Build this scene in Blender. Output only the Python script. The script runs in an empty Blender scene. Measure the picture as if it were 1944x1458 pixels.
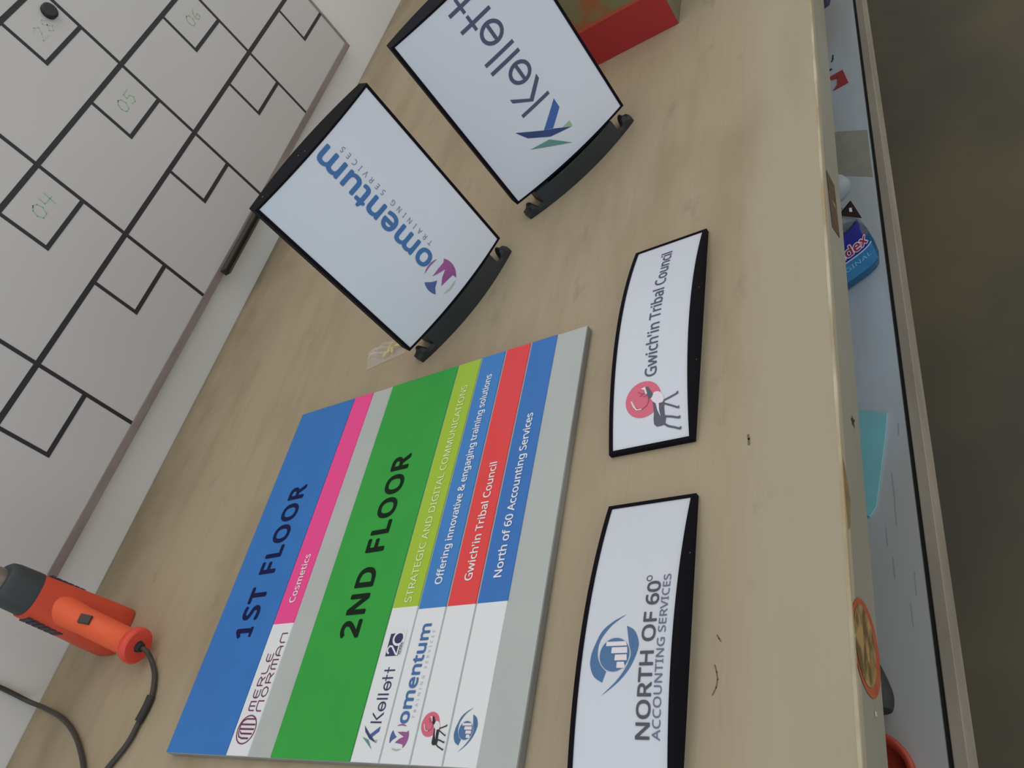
import bpy, math, random, os
from mathutils import Vector, Matrix
random.seed(7)
S = bpy.context.scene
COL = S.collection
# ------------------------------------------------------------------ camera
F_PX = 1499.23
RX = [[0.18421, -0.79575, 0.57692], [-0.79998, 0.21964, 0.55838], [-0.57105, -0.56439, -0.59613]]
right = Vector([r[0] for r in RX]).normalized()
fwd = Vector([r[2] for r in RX]); fwd = (fwd - right * fwd.dot(right)).normalized()
down = fwd.cross(right).normalized()
cd = bpy.data.cameras.new('camera'); cam = bpy.data.objects.new('camera', cd); COL.objects.link(cam)
cm = Matrix.Identity(4)
for i in range(3):
    cm[i][0] = right[i]; cm[i][1] = -down[i]; cm[i][2] = -fwd[i]
cm[2][3] = 0.6
cam.matrix_world = cm
cd.sensor_width = 36.0; cd.lens = F_PX / 1944 * 36.0; cd.clip_start = 0.02
S.camera = cam
# ------------------------------------------------------------------ light
S.view_settings.view_transform = 'Standard'; S.view_settings.look = 'None'
S.view_settings.gamma = 1.0; S.view_settings.use_curve_mapping = False
S.view_settings.exposure = 0.0
wd = bpy.data.worlds.new('room_air'); S.world = wd; wd.use_nodes = True
bg = wd.node_tree.nodes['Background']; bg.inputs[0].default_value = (0.97, 1.0, 1.0, 1); bg.inputs[1].default_value = 0.62
def area(name, loc, target, sx, sy, power, col):
    l = bpy.data.lights.new(name, 'AREA'); l.shape = 'RECTANGLE'; l.size = sx; l.size_y = sy; l.energy = power; l.color = col
    o = bpy.data.objects.new(name, l); COL.objects.link(o); o.location = loc
    o.rotation_euler = (Vector(target) - Vector(loc)).to_track_quat('-Z', 'Y').to_euler(); return o
area('ceiling_tube_light', (1.0, 0.9, 1.9), (1.0, 1.15, 0), 2.8, 0.7, 9.5, (1.0, 0.90, 0.78))
area('window_daylight', (-2.3, -0.5, 0.75), (0.8, 0.7, 0.1), 1.8, 1.3, 13, (0.50, 0.76, 1.0))
area('front_fill_light', (1.7, -2.6, 0.6), (1.4, 1.0, 0.0), 3.4, 1.5, 14, (1.0, 0.95, 0.88))  # unseen soft fill, added to brighten the whiteboard, rail and shelf from in front

# ------------------------------------------------------------------ helpers
def lin(c):
    return tuple((v / 255 / 12.92) if v / 255 <= 0.04045 else ((v / 255 + 0.055) / 1.055) ** 2.4 for v in c)
MATS = {}
def mat(name, rgb, rough=0.6, metal=0.0, var=0.0, scale=20.0, bump=0.0, spec=0.5, var_rgb=None, detail=4, stretch=(1, 1, 1), lo=0.4, hi=0.65):
    if name in MATS: return MATS[name]
    m = bpy.data.materials.new(name); m.use_nodes = True; nt = m.node_tree; b = nt.nodes['Principled BSDF']
    c = lin(rgb); b.inputs['Roughness'].default_value = rough; b.inputs['Metallic'].default_value = metal
    b.inputs['Specular IOR Level'].default_value = spec
    b.inputs['Base Color'].default_value = (*c, 1)
    tc = nt.nodes.new('ShaderNodeTexCoord'); mp = nt.nodes.new('ShaderNodeMapping'); mp.inputs['Scale'].default_value = stretch
    nt.links.new(tc.outputs['Object'], mp.inputs[0])
    n = nt.nodes.new('ShaderNodeTexNoise'); n.inputs['Scale'].default_value = scale; n.inputs['Detail'].default_value = detail
    nt.links.new(mp.outputs[0], n.inputs['Vector'])
    if var or var_rgb:
        r = nt.nodes.new('ShaderNodeValToRGB')
        c2 = lin(var_rgb) if var_rgb else tuple(v * (1 - var) for v in c)
        r.color_ramp.elements[0].position = lo; r.color_ramp.elements[1].position = hi
        r.color_ramp.elements[0].color = (*c2, 1); r.color_ramp.elements[1].color = (*c, 1)
        nt.links.new(n.outputs[0], r.inputs[0]); nt.links.new(r.outputs[0], b.inputs['Base Color'])
    if bump:
        bp = nt.nodes.new('ShaderNodeBump'); bp.inputs['Strength'].default_value = bump; bp.inputs['Distance'].default_value = 0.002
        nt.links.new(n.outputs[0], bp.inputs['Height']); nt.links.new(bp.outputs[0], b.inputs['Normal'])
    MATS[name] = m; return m

class MB:
    """collects polygons, then links them as ONE mesh object"""
    def __init__(s): s.v = []; s.f = []; s.mi = []; s.mats = []; s.smooth = []
    def m(s, material):
        if material not in s.mats: s.mats.append(material)
        return s.mats.index(material)
    def add(s, vs, fs, material=None, smooth=False):
        k = len(s.v); s.v += [tuple(v) for v in vs]; i = s.m(material) if material else 0
        for f in fs: s.f.append([a + k for a in f]); s.mi.append(i); s.smooth.append(smooth)
    def box(s, x0, x1, y0, y1, z0, z1, material=None):
        vs = [(x, y, z) for z in (z0, z1) for y in (y0, y1) for x in (x0, x1)]
        s.add(vs, [(0, 2, 3, 1), (4, 5, 7, 6), (0, 1, 5, 4), (2, 6, 7, 3), (0, 4, 6, 2), (1, 3, 7, 5)], material)
    def loft(s, rings, material=None, smooth=True, caps=True):
        n = len(rings[0]); vs = [p for r in rings for p in r]; fs = []
        for i in range(len(rings) - 1):
            for j in range(n):
                fs.append((i * n + j, i * n + (j + 1) % n, (i + 1) * n + (j + 1) % n, (i + 1) * n + j))
        s.add(vs, fs, material, smooth)
        if caps:
            s.add(rings[0], [tuple(reversed(range(n)))], material); s.add(rings[-1], [tuple(range(n))], material)
    def poly(s, pts, material=None): s.add(pts, [tuple(range(len(pts)))], material)
    def build(s, name, material=None, parent=None, bevel=0, smooth=False):
        me = bpy.data.meshes.new(name); me.from_pydata(s.v, [], s.f)
        if s.mats:
            for q in s.mats: me.materials.append(q)
            for p, i in zip(me.polygons, s.mi): p.material_index = i
        elif material: me.materials.append(material)
        for p, sm in zip(me.polygons, s.smooth): p.use_smooth = sm or smooth
        me.update()
        o = bpy.data.objects.new(name, me); COL.objects.link(o)
        if parent: o.parent = parent
        if bevel:
            b = o.modifiers.new('bevel', 'BEVEL'); b.width = bevel; b.segments = 2; b.limit_method = 'ANGLE'; b.angle_limit = 0.7
        return o
def tag(o, label=None, cat=None, group=None, kind=None):
    if label: o['label'] = label
    if cat: o['category'] = cat
    if group: o['group'] = group
    if kind: o['kind'] = kind
    return o
def empty(name, loc, rot=(0, 0, 0)):
    o = bpy.data.objects.new(name, None); COL.objects.link(o); o.location = loc; o.rotation_euler = rot; o.empty_display_size = 0.05; return o
def box_part(name, x0, x1, y0, y1, z0, z1, m, parent=None, bevel=0):
    b = MB(); b.box(x0, x1, y0, y1, z0, z1); return b.build(name, m, parent, bevel)
def catmull(P, n=8):
    P = [Vector(p) for p in P]; out = []
    for i in range(len(P) - 1):
        p0 = P[max(i - 1, 0)]; p1 = P[i]; p2 = P[i + 1]; p3 = P[min(i + 2, len(P) - 1)]
        for k in range(n):
            t = k / n
            out.append(0.5 * ((2 * p1) + (p2 - p0) * t + (2 * p0 - 5 * p1 + 4 * p2 - p3) * t * t + (3 * p1 - p0 - 3 * p2 + p3) * t ** 3))
    out.append(P[-1]); return out
def tube(b, P, r, seg=12, material=None, caps=True):
    """r: number or list per point"""
    P = [Vector(p) for p in P]; rings = []; N = Vector((0, 0, 1)); last = None
    for i, p in enumerate(P):
        t = (P[min(i + 1, len(P) - 1)] - P[max(i - 1, 0)]).normalized()
        if last is None:
            a = t.cross(Vector((0, 0, 1)) if abs(t.z) < 0.9 else Vector((1, 0, 0))).normalized()
        else:
            a = (last - t * last.dot(t)).normalized()
        last = a; c = t.cross(a); rr = r[i] if isinstance(r, (list, tuple)) else r
        rings.append([p + (a * math.cos(2 * math.pi * k / seg) + c * math.sin(2 * math.pi * k / seg)) * rr for k in range(seg)])
    b.loft(rings, material, True, caps)
def ellipse(cx, cy, rx, ry, n=40, a0=0, a1=2 * math.pi):
    return [(cx + rx * math.cos(a0 + (a1 - a0) * k / n), cy + ry * math.sin(a0 + (a1 - a0) * k / n)) for k in range(n + (abs(a1 - a0) < 6.28))]

# ---- flat artwork: lists of (polygon, material, layer) in 2-D, later laid on a surface
def stroke(pts, w):
    """ribbon polygons following a polyline"""
    out = []
    for (x0, y0), (x1, y1) in zip(pts, pts[1:]):
        dx, dy = x1 - x0, y1 - y0; L = math.hypot(dx, dy) or 1e-9; nx, ny = -dy / L * w / 2, dx / L * w / 2
        out.append([(x0 + nx, y0 + ny), (x1 + nx, y1 + ny), (x1 - nx, y1 - ny), (x0 - nx, y0 - ny)])
    for (x, y) in pts[1:-1]: out.append(ellipse(x, y, w / 2, w / 2, 10))
    return out
def ring(cx, cy, rx, ry, w, n=48, a0=0.0, a1=2 * math.pi):
    out = []
    for k in range(n):
        A = a0 + (a1 - a0) * k / n; B = a0 + (a1 - a0) * (k + 1) / n
        out.append([(cx + rx * math.cos(A), cy + ry * math.sin(A)), (cx + rx * math.cos(B), cy + ry * math.sin(B)),
                    (cx + (rx - w) * math.cos(B), cy + (ry - w) * math.sin(B)), (cx + (rx - w) * math.cos(A), cy + (ry - w) * math.sin(A))])
    return out
_fonts = {}
def font(kind):
    if kind is None: return None
    if kind not in _fonts:
        try:
            _fonts[kind] = bpy.data.fonts.load(os.path.join(bpy.utils.system_resource('DATAFILES'), 'fonts', kind))
        except Exception:
            _fonts[kind] = None
    return _fonts[kind]
def raw_text(body, bold=0.0, spacing=1.0, fnt=None, res=4):
    cu = bpy.data.curves.new('t', 'FONT'); cu.body = body; cu.size = 1.0; cu.offset = bold; cu.space_character = spacing
    cu.resolution_u = res; f = font(fnt)
    if f: cu.font = f
    o = bpy.data.objects.new('t', cu); COL.objects.link(o)
    dg = bpy.context.evaluated_depsgraph_get(); me = bpy.data.meshes.new_from_object(o.evaluated_get(dg))
    vs = [(v.co.x, v.co.y) for v in me.vertices]; fs = [tuple(p.vertices) for p in me.polygons]
    bpy.data.objects.remove(o); bpy.data.curves.remove(cu); bpy.data.meshes.remove(me); return vs, fs
_cap = {}
NOTO = 'NotoSansMath-Regular.woff2'
def text2d(body, x0, x1, base, cap, bold=0.0, spacing=1.0, fnt=NOTO, ref='H'):
    """glyph outlines fitted between x0 and x1, capital height `cap`, standing on y = base;
    bold > 0 thickens every stroke by that share of the height, with rounded ends"""
    vs, fs = raw_text(body, 0.0, spacing, fnt)
    key = (ref, fnt)
    if key not in _cap:
        r, _ = raw_text(ref, 0.0, 1.0, fnt); _cap[key] = (min(v[1] for v in r), max(v[1] for v in r))
    lo, hi = _cap[key]; r = bold * cap; k = (cap - 2 * r) / (hi - lo)
    mx0 = min(v[0] for v in vs); mx1 = max(v[0] for v in vs)
    P = [(x0 + r + (x - mx0) / (mx1 - mx0) * (x1 - x0 - 2 * r), base + r + (y - lo) * k) for x, y in vs]
    if not r: return P, fs
    V = [(x, y, 0.0) for x, y in P]; Fc = list(fs); n = len(P); dirs = 12
    for d in range(dirs):
        a = 2 * math.pi * d / dirs; o = len(V)
        V += [(x + r * math.cos(a), y + r * math.sin(a), (d + 1) * 1.2e-5) for x, y in P]; Fc += [tuple(i + o for i in f) for f in fs]
    return V, Fc
def lay(b, art, surf, off=0.0003, material=None):
    """art = ('t', (vs, fs)) or list of polygons; surf maps (x, y, offset) to a 3-D point"""
    if isinstance(art, tuple):
        vs, fs = art; b.add([surf(v[0], v[1], off + (v[2] if len(v) > 2 else 0.0)) for v in vs], fs, material)
    else:
        for p in art: b.add([surf(x, y, off) for x, y in p], [tuple(range(len(p)))], material)
def bands(p, axis, step):
    """cut a polygon into bands so that it can follow a curved face"""
    lo = min(v[axis] for v in p); hi = max(v[axis] for v in p)
    if hi - lo <= step: return [p]
    def clip(q, c, keep_above):
        out = []
        for i in range(len(q)):
            A, B = q[i], q[(i + 1) % len(q)]; da, db = A[axis] - c, B[axis] - c
            if not keep_above: da, db = -da, -db
            if da >= 0: out.append(A)
            if (da > 0 > db) or (da < 0 < db):
                t = da / (da - db); out.append((A[0] + (B[0] - A[0]) * t, A[1] + (B[1] - A[1]) * t))
        return out
    res = []; k = math.floor(lo / step)
    while k * step < hi:
        q = clip(clip(p, k * step, True), (k + 1) * step, False)
        if len(q) > 2: res.append(q)
        k += 1
    return res
def T(pts, s=1.0, dx=0.0, dy=0.0):
    return [(x * s + dx, y * s + dy) for x, y in pts]

# ------------------------------------------------------------------ materials
black = mat('black_plastic', (34, 35, 40), 0.38, var=0.15, scale=60)
black_soft = mat('black_frame', (19, 18, 26), 0.6, spec=0.06)
white_face = mat('white_sign_face', (216, 221, 233), 0.42, var=0.03, scale=6)
alum = mat('aluminium_edge', (150, 150, 146), 0.45, 0.3, var=0.1, scale=30)
grey_panel = mat('grey_panel_paint', (184, 190, 188), 0.5, var=0.04, scale=12)
ink = mat('dark_blue_ink', (48, 52, 98), 0.5); ink_grey = mat('slate_ink', (76, 84, 112), 0.5)

# ================================================================== the room
FLOOR_Z = -0.88; WALL_Y = 1.402
def bench_mat():
    m = bpy.data.materials.new('worn_beige_benchtop'); m.use_nodes = True; nt = m.node_tree; b = nt.nodes['Principled BSDF']
    L = nt.links.new; tc = nt.nodes.new('ShaderNodeTexCoord')
    def noise(scale, stretch, detail=5, rough=0.55):
        mp = nt.nodes.new('ShaderNodeMapping'); mp.inputs['Scale'].default_value = stretch; L(tc.outputs['Object'], mp.inputs[0])
        n = nt.nodes.new('ShaderNodeTexNoise'); n.inputs['Scale'].default_value = scale; n.inputs['Detail'].default_value = detail; n.inputs['Roughness'].default_value = rough
        L(mp.outputs[0], n.inputs['Vector']); return n.outputs[0]
    def ramp(src, p0, p1, c0=(0, 0, 0), c1=(1, 1, 1)):
        r = nt.nodes.new('ShaderNodeValToRGB'); r.color_ramp.elements[0].position = p0; r.color_ramp.elements[1].position = p1
        r.color_ramp.elements[0].color = (*c0, 1); r.color_ramp.elements[1].color = (*c1, 1); L(src, r.inputs[0]); return r.outputs[0]
    def mix(fac, a, bb, amount=1.0):
        x = nt.nodes.new('ShaderNodeMix'); x.data_type = 'RGBA'
        if amount != 1.0:
            q = nt.nodes.new('ShaderNodeMath'); q.operation = 'MULTIPLY'; q.inputs[1].default_value = amount; L(fac, q.inputs[0]); fac = q.outputs[0]
        L(fac, x.inputs[0])
        for sock, v in ((x.inputs[6], a), (x.inputs[7], bb)):
            if isinstance(v, tuple): sock.default_value = (*v, 1)
            else: L(v, sock)
        return x.outputs[2]
    base = mix(noise(1.8, (1, 1, 1), 2), lin((166, 150, 125)), lin((176, 161, 135)))
    c = mix(ramp(noise(3.2, (0.8, 1.7, 1), 5), 0.52, 0.76), base, lin((138, 118, 92)), 0.50)      # brown smears
    c = mix(ramp(noise(2.6, (0.7, 3.2, 1), 4, 0.6), 0.50, 0.68), c, lin((140, 120, 86)), 0.42)                # long olive streaks
    c = mix(ramp(noise(9, (1, 2.2, 1), 6, 0.65), 0.60, 0.75), c, lin((112, 96, 74)), 0.38)             # darker dirty spots
    c = mix(ramp(noise(55, (0.25, 3, 1), 3), 0.5, 0.8), c, lin((150, 134, 110)), 0.25)              # fine grain along the bench
    # grime gathered towards the wall
    sx = nt.nodes.new('ShaderNodeSeparateXYZ'); L(tc.outputs['Object'], sx.inputs[0])
    def yband(y0, y1):
        r = nt.nodes.new('ShaderNodeMapRange'); r.inputs['From Min'].default_value = y0; r.inputs['From Max'].default_value = y1; r.clamp = True; L(sx.outputs[1], r.inputs[0]); return r.outputs[0]
    gm = nt.nodes.new('ShaderNodeMath'); gm.operation = 'MULTIPLY'; L(yband(1.18, 1.40), gm.inputs[0]); L(ramp(noise(4, (1, 1.6, 1), 5), 0.28, 0.62), gm.inputs[1])
    c = mix(gm.outputs[0], c, lin((116, 104, 78)), 0.85)
    fr = nt.nodes.new('ShaderNodeMath'); fr.operation = 'MULTIPLY'; L(yband(0.262, 0.225), fr.inputs[0]); fr.inputs[1].default_value = 0.45
    c = mix(fr.outputs[0], c, lin((176, 168, 148)))                                                  # greyer worn strip along the front edge
    L(c, b.inputs['Base Color']); b.inputs['Roughness'].default_value = 0.55
    bp = nt.nodes.new('ShaderNodeBump'); bp.inputs['Strength'].default_value = 0.15; bp.inputs['Distance'].default_value = 0.001; L(noise(80, (0.4, 2, 1)), bp.inputs['Height']); L(bp.outputs[0], b.inputs['Normal'])
    return m
fl = MB(); fl.box(-3, 6, -3, 3, FLOOR_Z - 0.05, FLOOR_Z)
tag(fl.build('floor', mat('concrete_floor', (104, 94, 70), 0.85, var_rgb=(86, 80, 68), scale=2.2, detail=6)), 'dull grey-brown concrete floor', kind='structure')
wl = MB(); wl.box(-3, 6, WALL_Y, WALL_Y + 0.1, FLOOR_Z, 2.3)
tag(wl.build('wall_back', mat('white_wall_paint', (214, 213, 210), 0.7, var=0.05, scale=3)), 'white painted wall behind the bench', kind='structure')

# ------------------------------------------------------------------ workbench
BX0, BX1, FY = -0.75, 3.1, 0.168
wb = empty('workbench', (1.1, 0.78, FLOOR_Z))
tag(wb, 'long wooden workbench with worn beige top, painted front rail and open lower shelf', 'workbench')
def wp(name, mbld, m=None, bevel=0, label=None):
    o = mbld.build(name, m, wb, bevel); o.location = (-1.1, -0.78, -FLOOR_Z)
    if label: o['label'] = label
    return o
b = MB(); b.box(BX0, BX1, FY, WALL_Y - 0.001, -0.02, 0); wp('benchtop', b, bench_mat())
# raw worn front edge of the top
b = MB(); rings = []; n = 260
for k in range(n + 1):
    x = BX0 + (BX1 - BX0) * k / n; d = 0.0026 + 0.0012 * math.sin(x * 37) * math.sin(x * 11.3) + random.uniform(-0.0004, 0.0004)
    rings.append([(x, FY + 0.0004, 0.0002), (x, FY - 0.0022, -0.0004), (x, FY - 0.0022, -d - 0.0015), (x, FY + 0.0004, -d - 0.002)])
b.loft(rings, None, False); wp('top_edge', b, mat('raw_cream_edge', (196, 188, 164), 0.7, var_rgb=(168, 150, 118), scale=40, stretch=(0.3, 1, 1)), label='cream worn edge')
rail = mat('rail_paint', (156, 152, 138), 0.6, var_rgb=(142, 137, 122), scale=7, stretch=(0.5, 1, 1), detail=5)
b = MB(); b.box(BX0, BX1, FY, FY + 0.02, -0.0755, -0.02); wp('front_rail', b, rail)
shelf_m = mat('blue_grey_shelf_paint', (176, 188, 198), 0.55, var_rgb=(166, 166, 164), scale=5, stretch=(0.5, 2, 1), bump=0.35, detail=6)
b = MB(); b.box(BX0, BX1, 0.1695, 1.36, -0.318, -0.30); wp('lower_shelf', b, shelf_m)
b = MB(); b.box(BX0, BX1, 0.1513, 0.1645, -0.350, -0.3005); wp('shelf_lip', b, mat('shelf_lip_wood', (162, 151, 136), 0.6, var_rgb=(142, 132, 118), scale=14, stretch=(0.3, 1, 1), bump=0.2), bevel=0.001)
b = MB(); b.box(BX0, BX1, 0.1655, 0.169, -0.345, -0.306); wp('shelf_joint', b, mat('dark_joint', (40, 38, 32), 0.9))
for (x, y) in ((-0.70, 0.26), (3.0, 0.26), (-0.70, 1.30), (3.0, 1.30)):
    b = MB(); b.box(x - 0.04, x + 0.04, y - 0.04, y + 0.04, FLOOR_Z, -0.3185)
    b.box(x - 0.04, x + 0.04, y - 0.04, y + 0.04, -0.2995, -0.0205); wp('leg', b, rail)
# scuffs on the top, stains and drips on the shelf
def marks(name, lists, w, m, z, label):
    b = MB()
    for L in lists:
        for q in stroke([(p[0], p[1]) for p in L], w): b.poly([(x, y, z) for x, y in q], m)
    wp(name, b, label=label)
marks('scuff_mark', [[(0.2171, 0.2741), (0.2110, 0.2722), (0.2053, 0.2712), (0.1990, 0.2722), (0.1930, 0.2752)]], 0.0011, mat('scuff_brown', (112, 98, 72), 0.7), 0.0003, 'thin curved brown scuff')
marks('scuff_mark', [[(0.2417, 0.2732), (0.2385, 0.2712), (0.2359, 0.2694)]], 0.0011, MATS['scuff_brown'], 0.0003, 'short brown scuff')
marks('scuff_mark', [[(0.4342, 0.2491), (0.4290, 0.2482), (0.4221, 0.2480)]], 0.0022, MATS['scuff_brown'], 0.0003, 'faint brown spot')
b = MB(); b.poly([(1.2537, 0.300, -0.2997), (1.2537, 0.219, -0.2997), (1.2276, 0.1715, -0.2997), (1.1041, 0.1715, -0.2997), (1.1358, 0.2209, -0.2997), (1.12, 0.300, -0.2997)], mat('shelf_stain', (150, 150, 134), 0.6, var_rgb=(138, 138, 126), scale=25)); wp('shelf_stain', b, label='greenish square patch on the shelf paint')
for L, w_ in (([(1.492, .2150), (1.478, .2160), (1.470, .2185)], .0030), ([(1.4500, .2225), (1.4440, .2205)], .0050)):
    marks('paint_drip', [L], w_, mat('drip_black', (36, 42, 38), 0.5), -0.2996, 'small black spot on the shelf')
for k in range(9):
    x_ = 0.36 + 0.031 * k + random.uniform(-.01, .01); y_ = 0.176 + random.uniform(0, .03); l_ = random.uniform(.012, .04)
    marks('paint_ridge', [[(x_, y_), (x_ + l_, y_ + random.uniform(-.0015, .0015))]], .0009, mat('shelf_streak', (146, 156, 164), 0.6), -0.2996, 'thin streak in the shelf paint')
# stickers and marks fixed to the rail
fy = FY - 0.0006
b = MB(); cx, cz, rr = 0.2425, -0.0395, 0.0375
b.m(mat('sticker_red', (168, 76, 58), 0.5, var_rgb=(176, 90, 56), scale=60)); tanm = mat('sticker_tan', (168, 140, 88), 0.5, var_rgb=(104, 80, 50), scale=42, stretch=(1, 1, 1.6), lo=0.42, hi=0.56, detail=6)
b.poly([(cx + x, fy, cz + z) for x, z in ellipse(0, 0, rr, 0.0355)], MATS['sticker_red'])
b.poly([(cx + x, fy - 0.0004, cz + z) for x, z in ellipse(0, 0.004, rr * 0.84, 0.027)], tanm)
o = wp('round_sticker', b, label='round red-rimmed sticker with tan centre and brown marks')
b = MB(); b.poly([(0.804, fy, -0.022), (0.808, fy, -0.052), (0.722, fy, -0.0575), (0.714, fy, -0.03)], mat('label_brown', (104, 86, 62), 0.6, var_rgb=(84, 64, 46), scale=90))
b.poly([(0.765, fy - .0003, -0.034), (0.768, fy - .0003, -0.047), (0.759, fy - .0003, -0.046)], mat('label_pale', (150, 136, 104), 0.6)); wp('brown_label', b, label='brown torn label')
b = MB(); st = [(0, .006), (.0025, .0015), (.007, .003), (.004, -.001), (.0055, -.007), (0, -.0025), (-.006, -.005), (-.003, 0), (-.0065, .004), (-.002, .002)]
b.poly([(0.464 + x, fy, -0.052 + z) for x, z in st], mat('dark_mark', (42, 50, 40), 0.8)); wp('paint_mark', b, label='small dark star-shaped mark')
b = MB(); b.poly([(0.405, fy, -0.004), (0.39, fy, -0.016), (0.365, fy, -0.024), (0.335, fy, -0.018), (0.325, fy, -0.006), (0.36, fy, -0.0045)], mat('bare_wood_chip', (136, 112, 76), 0.8, var=0.2, scale=70)); wp('chipped_patch', b, label='bare tan chipped wood')
for x0, x1, z0, z1 in ((0.2375, 0.2405, -0.0075, -0.0045), (0.1935, 0.197, -0.050, -0.0485)):
    b = MB(); b.box(x0, x1, fy - 0.0012, fy, z0, z1); wp('staple', b, mat('staple_steel', (225, 225, 220), 0.3, 0.5))
# ------------------------------------------------------------------ curved sign builder
def arc(s, w, B, e): return e + B * (1 - min(1.0, (2 * s / w) ** 2))
def section(w, B, e, back, n=28, inset=0.0):
    """closed outline in (s, n): curved front, `back` = function or number"""
    h = w / 2 - inset; fr = [(-h + 2 * h * k / n, arc(-h + 2 * h * k / n, w, B, e)) for k in range(n + 1)]
    if callable(back): bk = [(h - 2 * h * k / n, back(h - 2 * h * k / n)) for k in range(n + 1)]
    else: bk = [(h, back), (-h, back)]
    return fr + bk
def prism(b, sec, t0, t1, material=None):
    A = [(s, t0, n) for s, n in sec]; B_ = [(s, t1, n) for s, n in sec]; N = len(sec)
    b.add(A + B_, [(i, i + N, (i + 1) % N + N, (i + 1) % N) for i in range(N)], material)
    b.add(A, [tuple(range(N))], material); b.add(B_, [tuple(reversed(range(N)))], material)
def curved_sign(name, loc, rot, w, L, B, e, back, label, cat, near_cap=0.003, far_cap=0.003, side=0.004, group=None, drop=0.0016):
    root = empty(name, loc, rot); tag(root, label, cat, group)
    b = MB()
    prism(b, section(w, B, e, back), 0, near_cap); prism(b, section(w, B, e, back), L - far_cap, L)
    bk = back if callable(back) else (lambda s: back)
    for sg in (-1, 1):
        h = w / 2; i = h - side
        q = [(-h, bk(-h)), (-h, arc(-h, w, B, e)), (-i, arc(-i, w, B, e)), (-i, bk(-i))] if sg < 0 else [(i, bk(i)), (i, arc(i, w, B, e)), (h, arc(h, w, B, e)), (h, bk(h))]
        prism(b, list(reversed(q)), near_cap, L - far_cap)
    b.build('frame', black_soft, root, bevel=0.0007)
    f = MB(); sec = section(w, B, e - drop, (lambda s: bk(s) + drop), inset=side)
    prism(f, sec, near_cap, L - far_cap); f.build('face_panel', white_face, root)
    return root, (lambda s, t, off, ee=e - drop: (s, t, arc(s, w, B, ee) + off))

# ---- artwork in millimetres ------------------------------------------------
def kellett_word():
    sw = 5.4; P = []
    P += [[(0, 0), (sw, 0), (sw, 51.3), (0, 51.3)]]
    P += [[(14.0, 25.8), (8.6, 25.8), (27.2, 51.3), (34.0, 51.3)], [(8.6, 25.8), (28.0, 0), (35.6, 0), (14.0, 29.4)]]
    def e(cx):
        q = ring(cx, 17.2, 16.0, 18.0, sw, 44, math.radians(-42), math.radians(360))
        q += [[(cx - 14, 14.6), (cx + 15.8, 14.6), (cx + 15.8, 19.6), (cx - 14, 19.6)]]; return q
    P += e(53.2); P += [[(75.2, 0), (80.8, 0), (80.8, 51.3), (75.2, 51.3)], [(89.6, 0), (95, 0), (95, 51.3), (89.6, 51.3)]]; P += e(120.5)
    for x, b0, b1 in ((144, 136.4, 158.6), (170, 162.8, 184.4)):
        P += [[(x, 0), (x + 5.3, 0), (x + 5.3, 51.3), (x, 51.3)], [(b0, 29.6), (b1, 29.6), (b1, 34.2), (b0, 34.2)]]
    return P
K_NAVY = mat('logo_navy', (52, 62, 110), 0.5, var_rgb=(44, 72, 128), scale=30); K_BLUE = mat('logo_blue', (62, 98, 168), 0.5)
K_TEAL = mat('logo_teal', (96, 144, 140), 0.5); K_GREEN = mat('logo_green', (150, 182, 150), 0.5)
def kellett_icon():
    c = lambda s, t: (t - 100, 25.6 - s)
    return [([c(26.3, 90.3), c(26, 74.4), c(.7, 57.2), c(-12.1, 64.7)], K_BLUE), ([c(-47.8, 91.6), c(-37.7, 72.2), c(-9.9, 50.2), c(24.3, 38.6), c(.2, 56.8), c(-12.2, 64.6)], K_NAVY),
            ([c(26.9, 48.2), c(26.1, 38), c(12.2, 47.9)], K_GREEN), ([c(-44.9, 56.2), c(-13.5, 48.2), c(12, 18.7)], K_TEAL)]
PURP = mat('logo_purple', (138, 78, 140), 0.5, var_rgb=(160, 90, 150), scale=25); MBLUE = mat('logo_slate_blue', (78, 98, 158), 0.5); MGREEN = mat('logo_pale_green', (176, 188, 174), 0.5)
MOM = mat('logo_mid_blue', (62, 112, 172), 0.5); FAINT = mat('faint_grey_ink', (120, 126, 146), 0.5); VFAINT = mat('very_faint_ink', (176, 184, 198), 0.5)
def momentum_icon():
    c = lambda s, t: (t, 13.5 - s); cx, cy, r = 43, 15.0, 26.2      # circle centre at (t=43, s=-1.5)
    def cir(a): return (cx + r * math.cos(math.radians(a)), cy + r * math.sin(math.radians(a)))
    A = []
    A.append(([cir(a) for a in range(58, 120, 6)] + [(38, 32), c(-8.6, 43.4), (48, 29)], MBLUE))
    A.append(([cir(a) for a in range(218, 304, 6)] + [(53.5, -3.0), (54, 8), c(-9.8, 53.4), (49, 14), c(11.2, 44.5), (40, 14), c(-10.3, 32.3), (30.5, 8), (29, 0)], PURP))
    A.append(([cir(a) for a in range(-34, 36, 6)] + [(66.5, 15)], PURP))
    A.append(([cir(a) for a in range(145, 216, 6)] + [(20.8, 6), (20, 15), (21.5, 26)], MGREEN))
    return A
RED = mat('emblem_rose', (220, 104, 130), 0.5); CARI = mat('emblem_slate', (86, 88, 106), 0.5); PALE = mat('emblem_white', (232, 226, 234), 0.5); ROSE_D = mat('emblem_dark_rose', (150, 72, 88), 0.5)
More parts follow.
